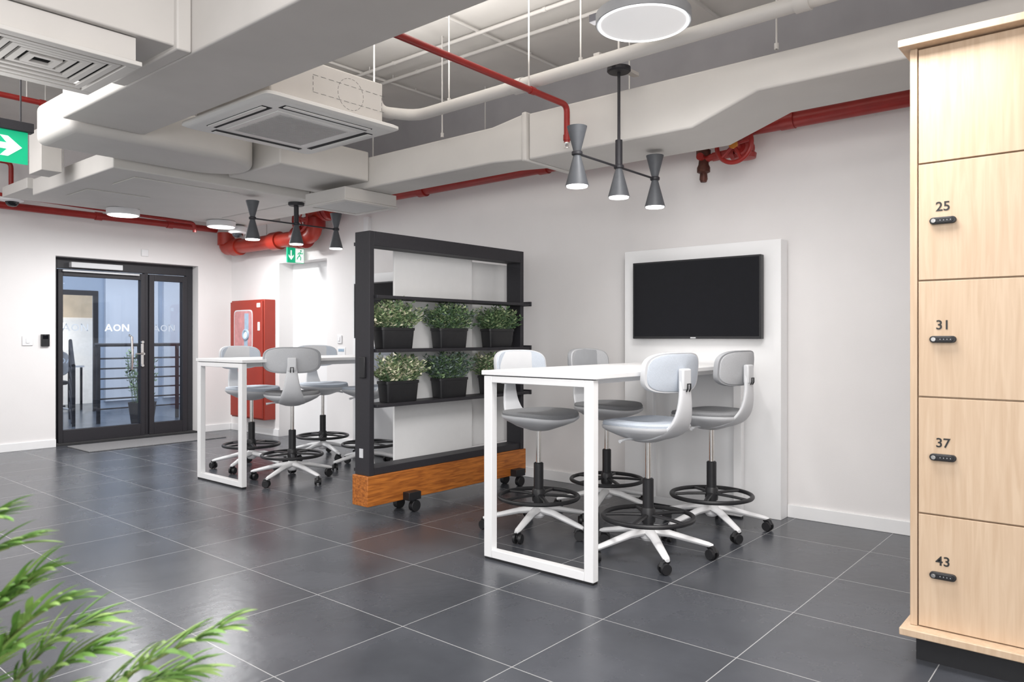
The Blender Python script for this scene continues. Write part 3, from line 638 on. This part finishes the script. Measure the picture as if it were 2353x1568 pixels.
bm=B(); cyl(bm,(4.84,2.33,2.44),(4.84,2.2,2.45),.024); cyl(bm,(4.78,2.33,2.45),(4.9,2.33,2.45),.026); part(v,'drain_collar',bm,M['red'],world=True)

# ---------------------------------------------------------------- lamps
def pendant(x,y,ztop):
    p=thing('pendant_lamp','black three-arm pendant lamp with charcoal hourglass shades','lamp',(x,y,2.2),group='pendant lamps above the tables')
    part(p,'canopy',lathe(B(),[(.062,ztop-2.2-.028),(.07,ztop-2.2-.02),(.07,ztop-2.2)],seg=32),M['blackm'])
    part(p,'rod',cyl(B(),(0,0,-.0),(0,0,ztop-2.2-.02),.009),M['blackm'])
    part(p,'sleeve',cyl(B(),(0,0,.01),(0,0,.17),.021),M['blackm'])
    bm=B(); cyl(bm,(-.43,0,.01),(.43,0,.01),.0065,seg=10)
    for d in(-.43,0,.43): lathe(bm,[(.026,.0),(.03,.004),(.03,.018),(.026,.022)],(d,0,0),24)
    part(p,'arm',bm,M['blackm'])
    for d in(-.43,0,.43):
        bm=B()
        lathe(bm,[(.020,.0),(.064,-.165),(.064,-.168),(.060,-.168),(.016,-.02)],(d,0,.0),32)
        if d: lathe(bm,[(.020,.02),(.055,.155),(.0555,.158),(.051,.158),(.016,.04)],(d,0,0),32)
        part(p,'lamp_shade',bm,M['shade'])
        bm=B(); lathe(bm,[(.057,-.175),(.060,-.164),(.057,-.157)],(d,0,0),28); part(p,'bulb',bm,M['glow'])
        L=bpy.data.lights.new('pendant_light','SPOT'); L.energy=12; L.spot_size=rad(115); L.spot_blend=.6; L.shadow_soft_size=.05; L.color=(1,.97,.94)
        o=bpy.data.objects.new('pendant_light',L); COL.objects.link(o); o.parent=p; o.location=(d,0,-.18)
    return p
pendant(3.80,2.37,2.80); pendant(3.86,5.77,2.40)
bm=B(); box(bm,3.56,2.35,2.80,4.0,2.39,2.82); cyl(bm,(3.8,2.37,2.82),(3.8,2.37,3.4),.007,seg=8); single('mounting_bracket',bm,M['duct'],'slim off-white bracket strip holding pendant canopy','bracket',(3.8,2.37,2.81))
r=thing('round_ceiling_lamp','large flat white round ceiling lamp with opal diffuser','lamp',(3.17,1.84,2.715))
part(r,'lamp_housing',lathe(B(),[(.216,.015),(.225,.0),(.228,.002),(.228,.050),(.20,.055)],seg=64),M['rim'])
part(r,'mount',cyl(B(),(0,0,.055),(0,0,.095),.06),M['rim'])
part(r,'diffuser',lathe(B(),[(.200,-.001),(.212,.006),(.212,.014)],seg=64),M['glow2'])
bm=B(); tube(bm,circ((0,0,.0),.214,n=72),.005,8,closed=True); part(r,'glowing_rim',bm,M['glow3'])
L=bpy.data.lights.new('drum_light','SPOT'); L.spot_size=rad(160); L.spot_blend=.5; L.shadow_soft_size=.15; L.energy=30; o=bpy.data.objects.new('drum_light',L); COL.objects.link(o); o.parent=r; o.location=(0,0,-.06)
for (x,y1,z) in((2.88,2.22,2.87),(3.20,2.16,2.81)):
    bm=B(); box(bm,x-.025,.6,z,x+.025,y1,z+.04); o=single('track_light_rail',bm,M['blackm'],'black linear lighting track under ceiling','lighting track',(x,1.4,z+.02),.003,group='black lighting tracks'); hang(o,[(x,1.0,z+.03),(x,2.0,z+.03)],m='blackm')
for x in(3.17,4.20):
    r=thing('downlight','round white surface-mounted downlight, switched on','lamp',(x,7.70,2.405),group='round downlights')
    part(r,'lamp_housing',lathe(B(),[(.145,.0),(.15,.004),(.15,.060),(.14,.065)],seg=40),M['whitep'])
    part(r,'diffuser',lathe(B(),[(.135,-.004),(.14,.001)],seg=40),M['glow'])
    L=bpy.data.lights.new('down_light','AREA'); L.shape='DISK'; L.size=.26; L.energy=32; o=bpy.data.objects.new('down_light',L); COL.objects.link(o); o.parent=r; o.location=(0,0,-.012)
for(x,y,z,zt) in((2.48,8.6,2.56,2.66),(4.47,7.83,2.385,2.47)):
    c=thing('dome_camera','white dome security camera with dark bubble','security camera',(x,y,z),group='dome cameras')
    part(c,'housing',lathe(B(),[(.075,-.012),(.10,.0),(.105,.03),(.10,.06),(.05,zt-z)],seg=28),M['whitep'])
    part(c,'dome',lathe(B(),[(.005,-.062),(.035,-.055),(.055,-.034),(.060,-.010)],seg=28),M['lens'])

# exit signs
e=thing('exit_sign','hanging green emergency exit sign with white arrow','exit sign',(1.3,4.95,2.2))
part(e,'casing',box(B(),1.08,4.92,2.385,1.53,4.98,2.44),M['blackm'],.003,world=True)
part(e,'sign_panel',box(B(),1.10,4.945,2.20,1.505,4.955,2.385),M['green'],world=True)
bm=B(); prism(bm,[(1.29,2.275),(1.40,2.275),(1.365,2.235),(1.405,2.235),(1.475,2.2925),(1.405,2.35),(1.365,2.35),(1.40,2.31),(1.29,2.31)],'y',4.942,4.9445); part(e,'arrow',bm,M['signw'],world=True)
for x in(1.15,1.47): part(e,'hanger_rod',cyl(B(),(x,4.95,2.44),(x,4.95,3.4),.005,seg=8),M['blackm'],world=True)
e=thing('exit_sign','green and white emergency exit sign above white door','exit sign',(4.95,7.45,2.06))
part(e,'sign_panel',box(B(),4.86,7.44,2.055,5.08,7.46,2.225),M['green'],world=True)
part(e,'pictogram_field',box(B(),4.965,7.4365,2.06,5.075,7.4395,2.22),M['signw'],world=True)
dz=-.025
bm=B(); prism(bm,[(4.90,2.22+dz),(4.915,2.22+dz),(4.915,2.145+dz),(4.94,2.17+dz),(4.94,2.15+dz),(4.9075,2.11+dz),(4.875,2.15+dz),(4.875,2.17+dz),(4.90,2.145+dz)],'y',7.436,7.439); part(e,'arrow',bm,M['signw'],world=True)
bm=B(); yy=7.435; cyl(bm,(5.035,yy,2.197),(5.035,yy+.002,2.197),.010)
for a in([(5.03,2.205),(5.015,2.165)],[(5.015,2.165),(4.995,2.145),(4.985,2.12)],[(5.015,2.165),(5.035,2.145),(5.03,2.11)],[(5.03,2.2),(5.005,2.195),(4.995,2.175)],[(5.03,2.2),(5.05,2.185),(5.06,2.20)]):
    tube(bm,[(p[0],yy,p[1]+dz) for p in a],.0055,6)
part(e,'running_figure',bm,M['green'],world=True)

# fire hose cabinet
h=thing('fire_hose_cabinet','red metal fire hose cabinet with rounded window on wall','fire cabinet',(5.0,8.4,.2))
part(h,'body',box(B(),4.93,8.03,.2,5.079,8.78,1.655),M['red2'],.006,world=True)
dr=part(h,'door',box(B(),4.905,8.045,.22,4.929,8.765,1.635),M['red2'],.004,world=True)
def vpad(w,hh,x,yc,zc,th,n=5): 
    b=B(); superpad(b,w,hh,[(1,0),(1,th)],n=n,fn=lambda a,c,k:(x-k,yc+a,zc+c)); return b
part(h,'window_rim',vpad(.43,.50,4.905,8.46,1.285,.004,9),M['lightgrey'],world=True,parent=dr)
part(h,'window_pane',vpad(.40,.47,4.901,8.46,1.285,.002,9),M['pink'],world=True,parent=dr)
bm=B(); tube(bm,circ((4.898,8.39,1.23),.055,'x',28),.018,8,closed=True); box(bm,4.896,8.33,1.29,4.899,8.42,1.49); box(bm,4.896,8.35,1.08,4.899,8.43,1.17); part(h,'hose_reel',bm,M['bluehose'],world=True,parent=dr)
bm=B(); cyl(bm,(4.898,8.39,1.23),(4.894,8.39,1.23),.035); box(bm,4.8955,8.345,1.18,4.898,8.415,1.21); part(h,'reel_label',bm,M['signw'],world=True,parent=dr)
bm=B(); box(bm,4.90,8.09,1.28,4.905,8.13,1.38); box(bm,4.90,8.08,1.56,4.904,8.15,1.61); part(h,'latch',bm,M['signw'],world=True,parent=dr)

# small wall fittings
def plate(name,label,cat,x0,y0,z0,x1,y1,z1,m,inner=None,im='whitep'):
    t=thing(name,label,cat,((x0+x1)/2,(y0+y1)/2,z0)); part(t,'plate',box(B(),x0,y0,z0,x1,y1,z1),M[m],.003,world=True)
    if inner: part(t,'rocker',box(B(),*inner),M[im],.002,world=True)
plate('light_switch','square white light switch on wall','switch',2.70,9.04,1.11,2.80,9.05,1.21,'whitep',(2.735,9.034,1.135,2.765,9.04,1.185),'white')
plate('card_reader','small black door card reader on wall','card reader',2.875,9.025,1.10,2.955,9.05,1.23,'black',(2.89,9.021,1.18,2.94,9.025,1.22),'screen')
plate('wall_box','small white sensor box above glass door','sensor',3.93,9.03,2.16,4.01,9.05,2.24,'whitep')
plate('light_switch','square white light switch beside white door','switch',5.068,6.72,1.13,5.08,6.80,1.22,'whitep',(5.062,6.745,1.155,5.068,6.775,1.20),'white')
plate('wall_notice','small white notice card beside white door','notice',5.074,6.66,.98,5.08,6.80,1.09,'white',(5.071,6.68,1.04,5.074,6.78,1.07),'bluehose')
plate('motion_sensor','small white motion sensor high on wall','sensor',4.95,6.12,2.30,5.0,6.19,2.45,'whitep')
single('entrance_mat',box(B(),3.10,8.35,0,4.62,8.95,.012),M['mat'],'grey textured entrance mat in front of glass door','mat',(3.86,8.65,0),.004)
bm=B(); cyl(bm,(4.05,2.10,.94),(4.05,2.10,.994),.02); lathe(bm,[(.02,-.03),(.035,-.02),(.038,.02),(.02,.03)],(4.05,2.1,.925),20); single('cable_port',bm,M['black'],'small black power port under table top','power outlet',(4.05,2.1,.93))

# ---------------------------------------------------------------- palm
F=Vector((.765,.644,0)); Rt=Vector((.644,-.765,0))
def P(l,d,z): return F*d+Rt*l+Vector((0,0,z))
root=P(-.82,1.12,0)
pl=thing('potted_palm','leafy green parlour palm in a round pale pot','potted plant',tuple(root))
bm=B(); lathe(bm,[(.10,0),(.12,.01),(.155,.28),(.16,.30),(.145,.30),(.14,.27)],seg=36); part(pl,'pot',bm,M['lightgrey'])
bm=B(); lathe(bm,[(.138,.265),(.138,.275)],seg=32); part(pl,'soil',bm,M['soil'])
def frond(bm,bs,p0,p1,sag,n,ll,seed):
    R=random.Random(seed); mid=(p0+p1)/2+Vector((0,0,sag))
    pts=[p0.lerp(mid,t/12).lerp(mid.lerp(p1,t/12),t/12) for t in range(13)]
    tube(bs,pts,[.0035-.0022*i/12 for i in range(13)],6)
    for k in range(n):
        t=.12+.88*k/(n-1); q=p0.lerp(mid,t).lerp(mid.lerp(p1,t),t); ax=((mid.lerp(p1,t))-(p0.lerp(mid,t))).normalized()
        sd=ax.cross(Vector((0,0,1))).normalized(); up=sd.cross(ax).normalized()
        for s in(-1,1):
            L=ll*(1-.35*abs(2*t-1.1))*R.uniform(.8,1.12); ang=rad(R.uniform(34,58))*(1.15-.8*t)
            d=(ax*math.cos(ang)+sd*s*math.sin(ang)+up*R.uniform(-.05,.45)).normalized()
            w=R.uniform(.0085,.0125); mi=R.choice([0,1]); nseg=6; prev=None; wid=d.cross(up).normalized()
            for i in range(nseg+1):
                u=i/nseg; c=q+d*L*u+Vector((0,0,-L*.25*u*u)); ww=w*math.sin(math.pi*min(.98,.12+.86*u))**.8*(1 if i<nseg else .1)
                tri=[bm.verts.new(c+wid*ww/2+up*ww*.25),bm.verts.new(c),bm.verts.new(c-wid*ww/2+up*ww*.25)]
                if prev:
                    for j in(0,1): bm.faces.new([prev[j],prev[j+1],tri[j+1],tri[j]]).material_index=mi
                prev=tri
bm=B(); bs=B(); base=root+Vector((0,0,.27))
fr=[(-.440,1.10,.765,.02,-.66,.635),(-.665,1.08,.81,.04,-.80,.67),(-.72,1.12,.84,.03,-.85,.70),(-.775,1.15,.875,.03,-.92,.78),(-.79,1.12,.925,.02,-.93,.84),
    (-.62,1.02,.70,.04,-.76,.60),(-.70,1.04,.76,.04,-.82,.62),(-.74,1.0,.72,.03,-.84,.60),(-.67,1.18,.745,.05,-.80,.62),(-.54,1.06,.675,.03,-.70,.59),(-.78,1.1,.79,.03,-.88,.66),(-.80,1.04,.80,.03,-.93,.72),(-.50,1.14,.685,.03,-.66,.60),(-.72,.96,.67,.04,-.82,.57),
    (-.64,1.14,.72,.04,-.78,.60),(-.75,1.14,.81,.03,-.86,.68),(-.77,1.06,.74,.03,-.86,.62)]
for i,(l,d,z,sg,ls,zs_) in enumerate(fr):
    m1=P(ls,(d+1.12)/2,zs_); s0=base+Vector((random.uniform(-.03,.03),random.uniform(-.03,.03),0))
    tube(bs,[s0,(s0+m1)/2+Vector((0,0,.04)),m1],[.005,.0045,.0035],6)
    frond(bm,bs,m1,P(l,d,z),sg,17,.115,i)
part(pl,'foliage',bm,pm,world=True); part(pl,'stem',bs,M['stem'],world=True)

# ---------------------------------------------------------------- lights
def area(name,loc,rot,sx,sy,e,col=(1,1,1)):
    L=bpy.data.lights.new(name,'AREA'); L.shape='RECTANGLE'; L.size=sx; L.size_y=sy; L.energy=e; L.color=col
    o=bpy.data.objects.new(name,L); COL.objects.link(o); o.location=loc; o.rotation_euler=rot; return o
area('overhead_fill',(.6,.8,3.1),(0,0,0),2.2,2.2,100,(1,.98,.965))  # added fill light overhead, out of view, no fitting modelled
area('overhead_fill',(.2,5.6,3.1),(0,0,0),2.0,2.6,120,(1,.98,.965))  # added fill over the open floor farther back
area('overhead_fill',(2.7,1.0,2.6),(0,0,0),.5,1.0,42,(1,.98,.965))  # small added fill above the near floor
area('side_light',(-1.5,-1.0,1.9),(rad(80),0,rad(-50)),3,2,110,(1,.985,.97))
area('upward_fill',(2.9,2.9,2.80),(rad(180),0,0),.8,2.6,48,(1,.97,.94))  # unseen light added to brighten the ceiling
area('upward_fill',(.4,4.8,2.0),(rad(180),0,0),1.6,2.6,18,(1,.98,.96))  # second added fill, lighting ducts and ceiling from below
area('corridor_light',(4.2,11.0,2.95),(0,0,0),4,2.5,120,(.90,.94,1))
w=bpy.data.worlds.new('world'); S.world=w; w.use_nodes=True
bg=w.node_tree.nodes['Background']; bg.inputs[0].default_value=(.98,.98,1,1); bg.inputs[1].default_value=1.05

# ---------------------------------------------------------------- camera
cam=bpy.data.cameras.new('camera'); co=bpy.data.objects.new('camera',cam); COL.objects.link(co)
co.location=(0,0,1.2); co.rotation_euler=(rad(90),0,rad(-49.9)); cam.sensor_width=36; cam.lens=1715/2353*36; cam.shift_y=-9/2353
cam.dof.use_dof=True; cam.dof.focus_distance=4.8; cam.dof.aperture_fstop=5.6; cam.clip_start=.05
S.camera=co
